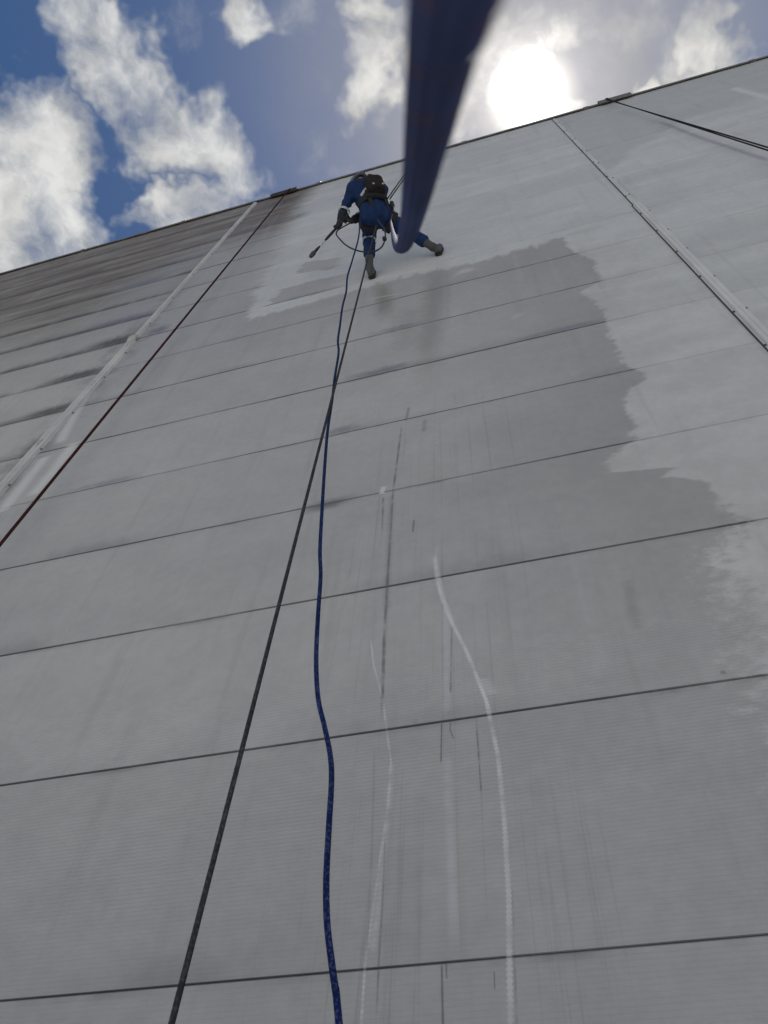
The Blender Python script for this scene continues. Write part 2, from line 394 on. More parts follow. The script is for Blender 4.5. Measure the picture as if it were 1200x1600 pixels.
    stroke([(664, 655), (662, 675)], 0.03, (0.25, 0.26, 0.32), 0.5, 0.8)
    stroke([(600, 760), (596, 772)], 0.035, pale, 0.7, 0.5)
    stroke([(980, 905), (988, 950), (997, 985)], 0.05, (0.27, 0.28, 0.26), 0.35, 0.9)
    stroke([(594, 438), (600, 470), (603, 500)], 0.16, (0.20, 0.18, 0.155), 0.55, 0.9, fade=0.4)
    stroke([(686, 402), (680, 450), (668, 560), (662, 610)], 0.20, (0.235, 0.215, 0.195), 0.50, 0.95, fade=0.4)
    stroke([(640, 470), (630, 560)], 0.25, (0.25, 0.235, 0.22), 0.3, 0.95, fade=0.4)
    stroke([(706, 432), (722, 424), (746, 419)], 0.12, pale, 0.35, 0.8, axis=1, fade=0.4)
    stroke([(798, 498), (820, 489)], 0.08, pale, 0.22, 0.9, axis=1, fade=0.4)
    stroke([(572, 468), (600, 463), (632, 457)], 0.03, pale, 0.35, 0.8, axis=1, fade=0.4)
    stroke([(385, 493), (450, 479), (520, 459), (590, 440)], 0.16, (0.58, 0.59, 0.57), 0.5, 0.7, axis=1)
    stroke([(1030, 190), (1100, 217), (1205, 252)], 0.07, (0.26, 0.26, 0.26), 0.5, 0.8)  # faint shadow line below the black ropes, painted into the panel colour
    stroke([(1145, 137), (1165, 143), (1205, 154)], 0.12, pale, 0.6, 0.8)
    for q in ([(150, 588), (120, 640), (92, 694)], [(72, 712), (40, 752), (0, 802)], [(118, 690), (80, 740), (50, 775)]):
        stroke(q, 0.11, (0.70, 0.70, 0.685), 0.75, 0.8)
    for q in ([(20, 745), (0, 772)], [(52, 705), (30, 728), (0, 757)]):
        stroke(q, 0.09, (0.13, 0.125, 0.12), 0.5, 0.9)
    stroke([(462, 800), (510, 789), (560, 776)], 0.10, (0.09, 0.085, 0.10), 0.6, 0.95, axis=1, fade=0.45)
    for q in ([(905, 462), (960, 449), (1020, 436), (1075, 426)], [(1000, 480), (1060, 468), (1130, 450)], [(1050, 335), (1120, 318), (1200, 300)], [(1080, 395), (1200, 365)]):
        stroke(q, 0.06, (0.62, 0.63, 0.60), 0.45, 0.9, axis=1, fade=0.3)
    def seam_smear(pa, pb, width, rgb, amt):
        (xa, za), (xb, zb) = wl([pa, pb]); zs_ = round((za + zb) / 2) + width * 0.3
        nonlocal col
        if zs_ + width < zlo or zs_ - width > zhi: return
        if (-1 if (xa + xb) / 2 < X_L else (1 if (xa + xb) / 2 > X_R else 0)) != side: return
        k_ = n.mr((z - zs_).abs() + (nf - 0.5) * width * 0.6, width * 0.5, 0.0) * n.mr(x, xa, lerp_(xa, xb, 0.6)) * n.mr(x, xb + 0.12 * abs(xb - xa), lerp_(xa, xb, 0.75))
        col = n.mix(k_ * amt, col, rgb)
    lerp_ = lambda a, b, t: a + (b - a) * t
    bk = (0.085, 0.077, 0.07); vi = (0.17, 0.17, 0.225)
    for q in (((95, 566), (206, 535), 0.55, bk, 0.9), ((40, 612), (158, 584), 0.40, bk, 0.85), ((10, 665), (108, 642), 0.35, bk, 0.8), ((0, 735), (40, 722), 0.6, bk, 0.7),
              ((120, 512), (240, 480), 0.45, vi, 0.8), ((150, 462), (262, 432), 0.5, vi, 0.7), ((60, 405), (150, 385), 0.7, bk, 0.75), ((20, 455), (130, 430), 0.5, bk, 0.6),
              ((90, 450), (150, 432), 0.6, bk, 0.6), ((212, 528), (262, 515), 0.5, vi, 0.8), ((245, 412), (420, 365), 0.5, vi, 0.5), ((300, 385), (440, 352), 0.6, (0.16, 0.155, 0.16), 0.6),
              ((395, 330), (470, 308), 0.9, bk, 0.6), ((400, 362), (480, 340), 0.7, (0.15, 0.145, 0.15), 0.6), ((515, 612), (640, 580), 0.22, vi, 0.6), ((480, 700), (560, 680), 0.2, vi, 0.55),
              ((560, 535), (660, 512), 0.2, vi, 0.5), ((60, 800), (200, 765), 0.14, vi, 0.45), ((780, 520), (945, 500), 0.16, vi, 0.5)):
        seam_smear(*q)
    # per-panel and fine grain
    k = n.mr(rand, 0.0, 1.0, 0.965, 1.035, smooth=False) * n.mr(nf, 0.3, 0.7, 0.965, 1.035) * n.mr(nm, 0.3, 0.7, 0.96, 1.04)
    fin = n.vmath('SCALE', col, None); n.put(fin.o.node.inputs[3], k)
    n.link(fin.o, b.inputs['Base Color'])
    rg = rgh + (nm - 0.5) * 0.2
    n.link(rg.o, b.inputs['Roughness'])
    b.inputs['Specular IOR Level'].default_value = 0.35
    # micro ribs rolled into the sheet, 18 mm pitch, and slight oil-canning
    rib = n.math('SINE', z * (6.2832 / 0.0182)) * 0.0010 * n.mr(z, 5.0, 3.0)
    dent = (n.noise(p2, 1.1, 2, 0.5) - 0.5) * 0.010
    grain = (n.noise(p2, 160.0, 3, 0.6) - 0.5) * 0.0004
    bn = n.node('ShaderNodeBump'); bn.inputs['Strength'].default_value = 1.0; bn.inputs['Distance'].default_value = 1.0
    n.link((rib + dent + grain).o, bn.inputs['Height']); n.link(bn.outputs[0], b.inputs['Normal'])
    return m
PANEL_MATS = {}
def panel_mat(bay, k):
    side = -1 if bay < 2 else (0 if bay == 2 else 1)
    key = (side, k) if side == 0 or (side == 1 and bay == 3) else (side, None)
    if key not in PANEL_MATS:
        PANEL_MATS[key] = make_panel_mat(side, *((k, k + 1) if key[1] is not None else ((0, 19) if side < 0 else (99, 100))))
    return PANEL_MATS[key]
M_core = simple('joint_backing', (0.18, 0.18, 0.18), 0.8)
M_trim = simple('trim_paint', (0.57, 0.567, 0.545), 0.5, var=0.16, scale=2.0, bump=0.15, bscale=60)
M_trim2 = simple('trim_paint_dull', (0.66, 0.66, 0.65), 0.5, var=0.10, scale=2.0, bump=0.15, bscale=60)
M_seal = simple('joint_sealant', (0.52, 0.51, 0.48), 0.6, var=0.2, scale=25, bump=0.4, bscale=80)
M_screw = simple('screw_head', (0.10, 0.10, 0.10), 0.5, metal=0.6)
M_black = simple('black_plastic', (0.015, 0.015, 0.016), 0.5)
M_gap = simple('shadow_gap_grey', (0.06, 0.06, 0.062), 0.7)  # dark grey that paints the shadow gap at the right joint
M_cap = simple('cap_metal', (0.20, 0.20, 0.195), 0.5, metal=0.3, var=0.3, scale=3.0)
M_roof = simple('roof_sheet', (0.30, 0.30, 0.30), 0.6)
M_mat = simple('rubber_matting', (0.035, 0.033, 0.032), 0.85, var=0.3, bump=0.4)
M_canvas = simple('grey_canvas', (0.16, 0.155, 0.15), 0.9, var=0.3, bump=0.5, bscale=60)
M_ground = simple('concrete', (0.37, 0.36, 0.34), 0.9, var=0.15, scale=0.8, bump=0.3, bscale=40)

# ------------------------------------------------------------------ mesh helpers
def tag(o, label=None, cat=None, group=None, kind=None):
    if label: o['label'] = label
    if cat: o['category'] = cat
    if group: o['group'] = group
    if kind: o['kind'] = kind
    return o
def mesh_obj(name, verts, faces, mat, parent=None, smooth=False, uvs=None):
    me = bpy.data.meshes.new(name); me.from_pydata([tuple(map(float, q)) for q in verts], [], faces); me.update()
    if uvs is not None:
        ul = me.uv_layers.new(name='UVMap')
        ul.data.foreach_set('uv', [c for f in uvs for q in f for c in q])
    if smooth: me.polygons.foreach_set('use_smooth', [True] * len(me.polygons))
    me.materials.append(mat)
    o = bpy.data.objects.new(name, me); COL.objects.link(o)
    if parent: o.parent = parent
    return o
def empty(name, loc=(0, 0, 0)):
    o = bpy.data.objects.new(name, None); COL.objects.link(o); o.location = loc; o.empty_display_size = 0.2
    return o
BOXF = [(0, 3, 2, 1), (4, 5, 6, 7), (0, 1, 5, 4), (1, 2, 6, 5), (2, 3, 7, 6), (3, 0, 4, 7)]
def box_vf(x0, x1, y0, y1, z0, z1):
    return [(x0, y0, z0), (x1, y0, z0), (x1, y1, z0), (x0, y1, z0), (x0, y0, z1), (x1, y0, z1), (x1, y1, z1), (x0, y1, z1)], BOXF
def chamfer_slab(w, h, t, c):
    """slab centred in x and z, front face at y = 0 with a chamfered rim, back at y = t"""
    a, b = w / 2, h / 2
    v = [(-a + c, 0, -b + c), (a - c, 0, -b + c), (a - c, 0, b - c), (-a + c, 0, b - c),
         (-a, c, -b), (a, c, -b), (a, c, b), (-a, c, b), (-a, t, -b), (a, t, -b), (a, t, b), (-a, t, b)]
    f = [(0, 1, 2, 3)]
    for i in range(4):
        j = (i + 1) % 4
        f.append((4 + i, 4 + j, j, i)); f.append((8 + i, 8 + j, 4 + j, 4 + i))
    f.append((11, 10, 9, 8))
    return v, f
def catmull(pts, n=8):
    p = [np.array(q, float) for q in pts]; p = [2 * p[0] - p[1]] + p + [2 * p[-1] - p[-2]]
    out = []
    for i in range(1, len(p) - 2):
        for k in range(n):
            t = k / n
            out.append(0.5 * (2 * p[i] + (p[i + 1] - p[i - 1]) * t + (2 * p[i - 1] - 5 * p[i] + 4 * p[i + 1] - p[i + 2]) * t * t
                              + (3 * p[i] - p[i - 1] - 3 * p[i + 1] + p[i + 2]) * t ** 3))
    out.append(p[-2]); return out
def tube(name, pts, r, mat, parent=None, sides=10, smooth_n=8, radii=None):
    pts = catmull(pts, smooth_n) if smooth_n > 1 else [np.array(q, float) for q in pts]
    n = len(pts); tang = [unit(pts[min(i + 1, n - 1)] - pts[max(i - 1, 0)]) for i in range(n)]
    ref = np.array([1.0, 0.1, 0.2]) if abs(tang[0][0]) < 0.8 else np.array([0.1, 1.0, 0.2])
    nrm = unit(np.cross(tang[0], ref)); verts = []; faces = []; uvs = []; L = [0.0]
    for i in range(1, n): L.append(L[-1] + float(np.linalg.norm(pts[i] - pts[i - 1])))
    for i in range(n):
        nrm = unit(nrm - tang[i] * nrm.dot(tang[i])); bn = np.cross(tang[i], nrm)
        rr = r if radii is None else float(np.interp(L[i] / L[-1], np.linspace(0, 1, len(radii)), radii))
        for k in range(sides):
            a = 2 * math.pi * k / sides
            verts.append(pts[i] + (nrm * math.cos(a) + bn * math.sin(a)) * rr)
    for i in range(n - 1):
        for k in range(sides):
            j = (k + 1) % sides
            faces.append((i * sides + k, i * sides + j, (i + 1) * sides + j, (i + 1) * sides + k))
            uvs.append(((k / sides, L[i]), ((k + 1) / sides, L[i]), ((k + 1) / sides, L[i + 1]), (k / sides, L[i + 1])))
    for base, rev in ((0, True), ((n - 1) * sides, False)):
        c = tuple(base + k for k in range(sides)); c = c[::-1] if rev else c
        faces.append(c); uvs.append(tuple((0.0, L[0 if rev else -1]) for _ in c))
    return mesh_obj(name, verts, faces, mat, parent, True, uvs)

# ------------------------------------------------------------------ setting: ground
g = mesh_obj('ground', [(-1500, -1500, 0), (1500, -1500, 0), (1500, 1500, 0), (-1500, 1500, 0)], [(0, 1, 2, 3)], M_ground)
tag(g, kind='structure')

# ------------------------------------------------------------------ the clad building
H = 19.0
bld = empty('industrial_building', (0, 0.0, 0))
tag(bld, 'tall grey building clad in horizontal metal panels, half washed, half sooty', 'building')
XA, XB = X_L - 2 * BAY, X_R + 2 * BAY
mesh_obj('building_core', *box_vf(XA, XB, 0.045, 24.0, 0.0, H - 0.06), M_core, bld)
mesh_obj('roof', *box_vf(XA - 0.05, XB + 0.05, 0.25, 24.1, H - 0.058, H - 0.02), M_roof, bld)
pv, pf = chamfer_slab(BAY - 0.006, 1.0 - 0.0022, 0.038, 0.0025)
pme = bpy.data.meshes.new('wall_panel'); pme.from_pydata(pv, [], pf); pme.materials.append(panel_mat(0, 0)); pme.update()
for bay in range(5):
    cx = XA + BAY * (bay + 0.5)
    for k in range(19):
        o = bpy.data.objects.new('wall_panel', pme); COL.objects.link(o); o.parent = bld
        o.material_slots[0].link = 'OBJECT'; o.material_slots[0].material = panel_mat(bay, k)
        o.location = (cx, rnd.uniform(-0.001, 0.0015), k + 0.5)
        o.rotation_euler = (rnd.uniform(-0.0012, 0.0012), 0, rnd.uniform(-0.0002, 0.0002))
def strip(name, x0, x1, z0, z1, proud, mat, lip=0.012):
    """hat-section cover strip"""
    pr = [(x0, 0.004), (x0, -0.006), (x0 + lip, -0.006), (x0 + lip * 1.6, -proud), ((x0 + x1) / 2 - 0.006, -proud), ((x0 + x1) / 2, -proud + 0.006),
          ((x0 + x1) / 2 + 0.006, -proud), (x1 - lip * 1.6, -proud), (x1 - lip, -0.006), (x1, -0.006), (x1, 0.004)]
    m_ = len(pr); v = [(a, b, z0) for a, b in pr] + [(a, b, z1) for a, b in pr]
    f = [(i, (i + 1) % m_, m_ + (i + 1) % m_, m_ + i) for i in range(m_)] + [tuple(range(m_))[::-1], tuple(range(m_, 2 * m_))]
    o = mesh_obj(name, v, f, mat, bld)
    return o
def screws(st, x, z0, z1, y, n_):
    for i in range(n_):
        zc = z0 + (z1 - z0) * (i + 0.5) / n_ + rnd.uniform(-0.1, 0.1)
        q = [(x + 0.012 * math.cos(a), y, zc + 0.012 * math.sin(a)) for a in np.linspace(0, 2 * math.pi, 8, endpoint=False)]
        q2 = [(x + 0.008 * math.cos(a), y - 0.008, zc + 0.008 * math.sin(a)) for a in np.linspace(0, 2 * math.pi, 8, endpoint=False)]
        f = [(i_, (i_ + 1) % 8, 8 + (i_ + 1) % 8, 8 + i_) for i_ in range(8)] + [tuple(range(8, 16))]
        mesh_obj('screw', q + q2, f, M_screw, st)
for xi, xc in enumerate([X_L - BAY, X_L, X_R, X_R + BAY]):
    z = 0.02; segs = [5.6, 11.25, 18.9] if xc != X_L else [5.4, 10.9, 18.9]
    for s_i, z1 in enumerate(segs):
        w0, w1 = (-0.045, 0.06)
        if xc == X_L: w0, w1 = (-0.035, 0.105) if s_i < 2 else (-0.02, 0.075)
        if xc == X_R and s_i == 2: w0, w1 = (-0.03, 0.028)
        st = strip('cover_strip', xc + w0, xc + w1, z, z1 - 0.012, 0.028 if not (xc == X_R and s_i == 2) else 0.014, M_trim if xc == X_L else M_trim2)
        if xc == X_R: mesh_obj('shadow_gap_strip', *box_vf(xc + w0 - 0.009, xc + w0 - 0.001, -0.010, 0.003, z, z1 - 0.004), M_gap, bld)  # thin dark strip standing in for the shadow gap beside the cover strip
        screws(st, xc + w1 - 0.006, z, z1, -0.0065, 7)
        screws(st, xc + w0 + 0.006, z, z1, -0.0065, 7)
        z = z1
# a short loose piece of cover left on the upper right joint
strip('cover_strip', X_R + 0.032, X_R + 0.075, 11.26, 12.6, 0.02, M_trim2)
# blobs of sealant along the left cover strip
for zc, s_ in ((10.95, 0.10), (10.78, 0.07), (9.6, 0.05), (8.2, 0.05), (6.4, 0.05)):
    bm_v = []; bm_f = []
    for i in range(7):
        for k in range(8):
            a = 2 * math.pi * k / 8; t = (i / 6 - 0.5) * 2
            rr = math.sqrt(max(0.0, 1 - t * t)) * s_ * (1 + 0.35 * math.sin(3 * a + 5 * zc + i)) + 0.002
            bm_v.append((X_L + 0.02 + rr * 0.55 * math.cos(a), -0.028 + 0.25 * rr * math.sin(a), zc + t * s_ * 1.6))
    for i in range(6):
        for k in range(8): bm_f.append((i * 8 + k, i * 8 + (k + 1) % 8, (i + 1) * 8 + (k + 1) % 8, (i + 1) * 8 + k))
    mesh_obj('sealant_blob', bm_v, bm_f, M_seal, bld, True)
# roof-edge capping, sheet by sheet
x = XA - 0.1; i = 0
while x < XB:
    L = 3.05 if i % 3 else 2.4
    x1 = min(x + L, XB + 0.1); dzv = rnd.uniform(-0.008, 0.010)
    pr = [(-0.022, H - 0.075), (-0.034, H - 0.078), (-0.036, H + 0.022), (0.16, H + 0.045), (0.30, H + 0.03), (0.30, H - 0.05), (0.285, H - 0.05), (0.285, H + 0.012), (0.15, H + 0.03), (-0.022, H + 0.008)]
    m_ = len(pr); t0, t1 = dzv, dzv + rnd.uniform(-0.012, 0.012)
    v_ = [(x, a, b + t0) for a, b in pr] + [(x1 + 0.03, a - 0.002 * (i % 2), b + t1 + 0.003) for a, b in pr]
    f_ = [(j, (j + 1) % m_, m_ + (j + 1) % m_, m_ + j) for j in range(m_)] + [tuple(range(m_))[::-1], tuple(range(m_, 2 * m_))]
    mesh_obj('cap_sheet', v_, f_, M_cap, bld)
    # upstand lap clip at every joint
    mesh_obj('cap_clip', *box_vf(x1 - 0.05, x1 + 0.05, -0.042, 0.04, H - 0.05 + t1, H + 0.05 + t1), M_cap, bld)
    x = x1; i += 1

# ------------------------------------------------------------------ roof-edge rope protectors
def protector(name, pa, pb, label, mat, bulge, seed):
    a, b = P(*pa), P(*pb); x0, x1 = a[0], b[0]; r = random.Random(seed)
    n_ = 12; v_ = []; 
    for i in range(n_ + 1):
        t = i / n_; xx = x0 + (x1 - x0) * t
        w = r.uniform(-0.012, 0.012); up = bulge * (0.35 + 0.65 * t) + w
        prof = [(-0.05, H - 0.16 + w), (-0.075, H - 0.05), (-0.07, H + 0.06 + up * 0.5), (0.10, H + 0.10 + up), (0.40, H + 0.09 + up),
                (0.40, H + 0.06 + up), (0.10, H + 0.07 + up), (-0.045, H + 0.035 + up * 0.5), (-0.05, H - 0.05), (-0.04, H - 0.16 + w)]
        v_ += [(xx, p_, q_) for p_, q_ in prof]
    m_ = 10; f_ = []
    for i in range(n_):
        for k in range(m_): f_.append((i * m_ + k, i * m_ + (k + 1) % m_, (i + 1) * m_ + (k + 1) % m_, (i + 1) * m_ + k))
    f_ += [tuple(range(m_))[::-1], tuple(range(n_ * m_, (n_ + 1) * m_))]
    o = mesh_obj(name, v_, f_, mat)
    return tag(o, label, 'edge protector', 'rope protectors on the roof edge')
protector('edge_protector', (428, 306), (466, 298), 'dark mat folded over the roof edge under the red rope', M_mat, 0.05, 1)
protector('edge_protector', (932, 163), (984, 150), 'dark mat on the roof edge where two black ropes cross', M_canvas, 0.03, 2)

# ------------------------------------------------------------------ distance-field modelling (for the body, clothes and soft things)
def v3(*a): return np.array(a, float)
def capsule(p, a, b, ra, rb):
    a, b = np.asarray(a, float), np.asarray(b, float)
    ab = b - a; t = np.clip(((p - a) @ ab) / max(ab @ ab, 1e-9), 0, 1)
    return np.linalg.norm(p - a - t[..., None] * ab, axis=-1) - (ra + (rb - ra) * t)
def ellipsoid(p, c, ax, r):
    q = (p - c) @ np.array(ax).T / np.array(r)
    k = np.linalg.norm(q, axis=-1); return (k - 1) * min(r)
def rbox(p, c, ax, h, r):
    q = np.abs((p - c) @ np.array(ax).T) - (np.array(h) - r)
    return np.linalg.norm(np.maximum(q, 0), axis=-1) + np.minimum(q.max(-1), 0) - r
def smin(a, b, k):
    h = np.clip(0.5 + 0.5 * (b - a) / k, 0, 1); return b + (a - b) * h - k * h * (1 - h)
def smins(ds, k):
    d = ds[0]
    for e in ds[1:]: d = smin(d, e, k)
    return d
def folds(p, amp, fr=38.0):
    q = p * fr
    return amp * (np.sin(q[..., 0] + 1.7 * np.sin(q[..., 2] * 0.6)) * np.sin(q[..., 2] * 1.1 + 1.3 * np.sin(q[..., 1] * 0.7)) + 0.5 * np.sin(q[..., 1] * 1.7 + q[..., 2] * 1.3))
def sdf_obj(name, fn, lo, hi, res, mat, parent=None):
    """surface nets over a distance function"""
    lo = np.array(lo, float); hi = np.array(hi, float)
    n = np.ceil((hi - lo) / res).astype(int) + 1
    g = np.stack(np.meshgrid(*[lo[i] + np.arange(n[i]) * res for i in range(3)], indexing='ij'), -1)
    d = fn(g)
    ins = d < 0
    cnt = np.zeros(n - 1); acc = np.zeros((*(n - 1), 3))
    c8 = [(i, j, k) for i in (0, 1) for j in (0, 1) for k in (0, 1)]
    sl = lambda o: tuple(slice(o[i], n[i] - 1 + o[i]) for i in range(3))
    for a in c8:
        for ax in range(3):
            if a[ax]: continue
            b = list(a); b[ax] = 1
            da, db = d[sl(a)], d[sl(b)]
            cr = (da < 0) != (db < 0)
            t = np.where(cr, da / np.where(cr, da - db, 1), 0)
            pnt = np.array(a, float) + np.zeros((*cr.shape, 3)); pnt[..., ax] += t
            acc += np.where(cr[..., None], pnt, 0); cnt += cr
    act = cnt > 0
    idx = -np.ones(n - 1, int); idx[act] = np.arange(act.sum())
    cell = np.argwhere(act)
    verts = lo + (cell + acc[act] / cnt[act][:, None]) * res
    faces = []
    for ax in range(3):
        b1, b2 = (ax + 1) % 3, (ax + 2) % 3
        s0 = [slice(None)] * 3; s1 = [slice(None)] * 3; s0[ax] = slice(0, -1); s1[ax] = slice(1, None)
        A, B = ins[tuple(s0)], ins[tuple(s1)]
        e = np.argwhere(A != B)
        e = e[(e[:, b1] > 0) & (e[:, b2] > 0) & (e[:, b1] < n[b1] - 1) & (e[:, b2] < n[b2] - 1)]
        up = A[tuple(e.T)]
        def at(o1, o2):
            q = e.copy(); q[:, b1] += o1; q[:, b2] += o2; return idx[tuple(q.T)]
        quad = np.stack([at(-1, -1), at(0, -1), at(0, 0), at(-1, 0)], 1)
        quad[~up] = quad[~up][:, ::-1]
        faces += [tuple(int(i) for i in q) for q in quad if min(q) >= 0]
    return mesh_obj(name, verts, faces, mat, parent, True)
def strap(name, pts, w, t, mat, parent, side, n_s=6):
    """flat webbing along a line; side(point) gives the direction the flat face looks"""
    pts = catmull(pts, n_s); v_ = []; f_ = []
    for i, q in enumerate(pts):
        tg = unit(pts[min(i + 1, len(pts) - 1)] - pts[max(i - 1, 0)])
        nn = unit(side(q)); nn = unit(nn - tg * nn.dot(tg)); bb = np.cross(tg, nn)
        for a, b in ((-1, -1), (1, -1), (1, 1), (-1, 1)): v_.append(q + bb * a * w / 2 + nn * b * t / 2)
    for i in range(len(pts) - 1):
        for k in range(4): f_.append((i * 4 + k, i * 4 + (k + 1) % 4, i * 4 + 4 + (k + 1) % 4, i * 4 + 4 + k))
    f_ += [(3, 2, 1, 0), tuple(len(pts) * 4 - 4 + k for k in range(4))]
    return mesh_obj(name, v_, f_, mat, parent)
def ring(name, c, axis, rx, ry, w, t, mat, parent, ref=(0, 0, 1)):
    """closed band of webbing round a limb"""
    ax = unit(axis); e1 = unit(np.cross(ax, ref)); e2 = np.cross(ax, e1); v_ = []; f_ = []; n_ = 24
    for i in range(n_):
        a = 2 * math.pi * i / n_; dr = e1 * math.cos(a) * rx + e2 * math.sin(a) * ry; o_ = unit(dr)
        for p_, q_ in ((-1, 0), (1, 0), (1, 1), (-1, 1)): v_.append(np.array(c) + dr + ax * p_ * w / 2 + o_ * q_ * t)
    for i in range(n_):
        j = (i + 1) % n_
        for k in range(4): f_.append((i * 4 + k, j * 4 + k, j * 4 + (k + 1) % 4, i * 4 + (k + 1) % 4))
    return mesh_obj(name, v_, f_, mat, parent)

M_skin = simple('skin', (0.32, 0.19, 0.13), 0.55)
M_cover = simple('blue_coverall_cloth', (0.011, 0.031, 0.100), 0.85, var=0.25, scale=14, bump=0.5, bscale=45, spec=0.2)
M_cuff = simple('dark_wet_cloth', (0.008, 0.012, 0.026), 0.7, var=0.3, scale=20, bump=0.4, bscale=60)
M_boot = simple('grey_rubber_boot', (0.062, 0.062, 0.064), 0.55, var=0.25, scale=16)
M_sole = simple('boot_sole', (0.02, 0.02, 0.022), 0.8)
M_glove = simple('black_glove', (0.018, 0.019, 0.021), 0.6, bump=0.3)
M_web = simple('black_webbing', (0.016, 0.016, 0.018), 0.8, bump=0.4, bscale=300)
M_refl = simple('reflective_tape', (0.42, 0.43, 0.45), 0.35)
M_helm = simple('grey_blue_helmet', (0.10, 0.115, 0.15), 0.35, var=0.1)
M_pack = simple('dark_brown_backpack', (0.012, 0.009, 0.009), 0.85, var=0.3, scale=20, bump=0.5, bscale=60)
M_steel = simple('worn_steel', (0.55, 0.56, 0.58), 0.35, metal=0.9)
M_eye = simple('eye', (0.03, 0.02, 0.015), 0.2)
M_hose = simple('black_rubber_hose', (0.02, 0.021, 0.022), 0.55)
M_bluerope = rope_mat('blue_rope', (0.012, 0.024, 0.105, 1), (0.055, 0.075, 0.17, 1), 0.28, pitch=0.0075)
M_nearrope = rope_mat('blue_rope_dark', (0.062, 0.080, 0.19, 1), (0.085, 0.075, 0.15, 1), 0.2)
M_darkrope = rope_mat('dark_green_rope', (0.045, 0.047, 0.050, 1), (0.08, 0.083, 0.085, 1), 0.3)
M_redrope = rope_mat('red_rope', (0.075, 0.026, 0.024, 1), (0.045, 0.02, 0.02, 1), 0.35)
M_blackrope = rope_mat('black_rope', (0.020, 0.020, 0.022, 1), (0.05, 0.05, 0.05, 1), 0.25)

# ------------------------------------------------------------------ the rope-access worker
pel = P(588, 337.4, -0.578)                       # pelvis; trunk leaning out and to the left, turned a little
up = unit([-0.126, -0.585, 0.801]); rgt = unit([0.832, 0.377, 0.406]); rgt = unit(rgt - up * rgt.dot(up)); bck = np.cross(rgt, up)
if bck[1] > 0: bck = -bck
fwd_ = -bck; che = pel + up * 0.36
J = dict(
    heelL=P(580, 428, -0.055), ankL=P(577, 417, -0.11), kneL=P(577, 367, -0.37), hipL=pel - rgt * 0.095 - up * 0.04,
    heelR=P(684, 392, -0.055), ankR=P(676, 386, -0.11), kneR=P(641, 363, -0.285), hipR=pel + rgt * 0.095 - up * 0.04,
    shL=pel + up * 0.45 - rgt * 0.19, shR=pel + up * 0.45 + rgt * 0.19,
    nek=pel + up * 0.52 + fwd_ * 0.02, hed=pel + up * 0.60 + fwd_ * 0.095 - rgt * 0.03,
    elL=P(541, 321, -0.76), haL=P(531, 347, -0.635), elR=P(575, 334, -0.555), haR=P(549, 345, -0.575))
tip = P(484, 399, -0.40)
wai = pel + up * 0.20 + bck * 0.01
look = unit(v3(*(tip - J['hed'])) * 0.6 + fwd_ * 0.4)
hup = unit(up - look * up.dot(look)); hrt = np.cross(look, hup)
HAX = [hrt, look, hup]
def body_d(p, g=0.0, head=True):
    k = 0.05
    ds = [capsule(p, pel + rgt * 0.07, pel - rgt * 0.07, 0.114, 0.114), capsule(p, pel + bck * 0.045 + rgt * 0.07 - up * 0.03, pel + bck * 0.045 - rgt * 0.07 - up * 0.03, 0.10, 0.10),
          ellipsoid(p, wai, [rgt, fwd_, up], (0.155, 0.115, 0.20)), ellipsoid(p, che - up * 0.03, [rgt, fwd_, up], (0.18, 0.125, 0.22)),
          capsule(p, J['shL'] * 0.85 + che * 0.15, J['shR'] * 0.85 + che * 0.15, 0.075, 0.075)]
    torso = smins(ds, 0.07)
    limbs = []
    for s_ in 'LR':
        limbs.append(smin(capsule(p, J['hip' + s_], J['kne' + s_], 0.098, 0.068), capsule(p, J['kne' + s_], J['ank' + s_], 0.068, 0.046), 0.03))
        limbs.append(smin(capsule(p, J['sh' + s_], J['el' + s_], 0.058, 0.046), capsule(p, J['el' + s_], J['ha' + s_], 0.046, 0.032), 0.025))
    d = torso
    for l in limbs: d = smin(d, l, 0.035)
    return d - g
def head_d(p):
    h = J['hed']
    d = ellipsoid(p, h + hup * 0.02, HAX, (0.078, 0.098, 0.108))
    d = smin(d, ellipsoid(p, h - hup * 0.06 + look * 0.035, HAX, (0.055, 0.06, 0.06)), 0.03)
    d = smin(d, capsule(p, h + look * 0.092 + hup * 0.0, h + look * 0.112 - hup * 0.035, 0.009, 0.014), 0.012)     # nose
    d = smin(d, capsule(p, h + look * 0.082 - hup * 0.068 - hrt * 0.02, h + look * 0.082 - hup * 0.068 + hrt * 0.02, 0.008, 0.008), 0.008)  # lips
    for s_ in (-1, 1):
        d = smin(d, ellipsoid(p, h + hrt * 0.08 * s_ - hup * 0.01, HAX, (0.012, 0.022, 0.034)), 0.008)            # ears
        d = np.maximum(d, -(np.linalg.norm(p - (h + look * 0.098 + hrt * 0.033 * s_ + hup * 0.005), axis=-1) - 0.016))  # eye sockets
    d = smin(d, capsule(p, h - hup * 0.07, J['nek'] - up * 0.03, 0.056, 0.062), 0.03)
    return d
allp = np.array(list(J.values())); lo = allp.min(0) - 0.22; hi = allp.max(0) + 0.24
person = sdf_obj('person', lambda p: smin(body_d(p, -0.014), head_d(p), 0.03), lo, hi, 0.0145, M_skin)
tag(person, 'worker in blue coveralls hanging on ropes, boots on the wall, aiming a lance', 'person')
for s_ in (-1, 1):
    c = J['hed'] + look * 0.088 + hrt * 0.033 * s_ + hup * 0.005
    sdf_obj('eye', lambda p, c=c: np.linalg.norm(p - c, axis=-1) - 0.0125, c - 0.02, c + 0.02, 0.004, M_eye, person)
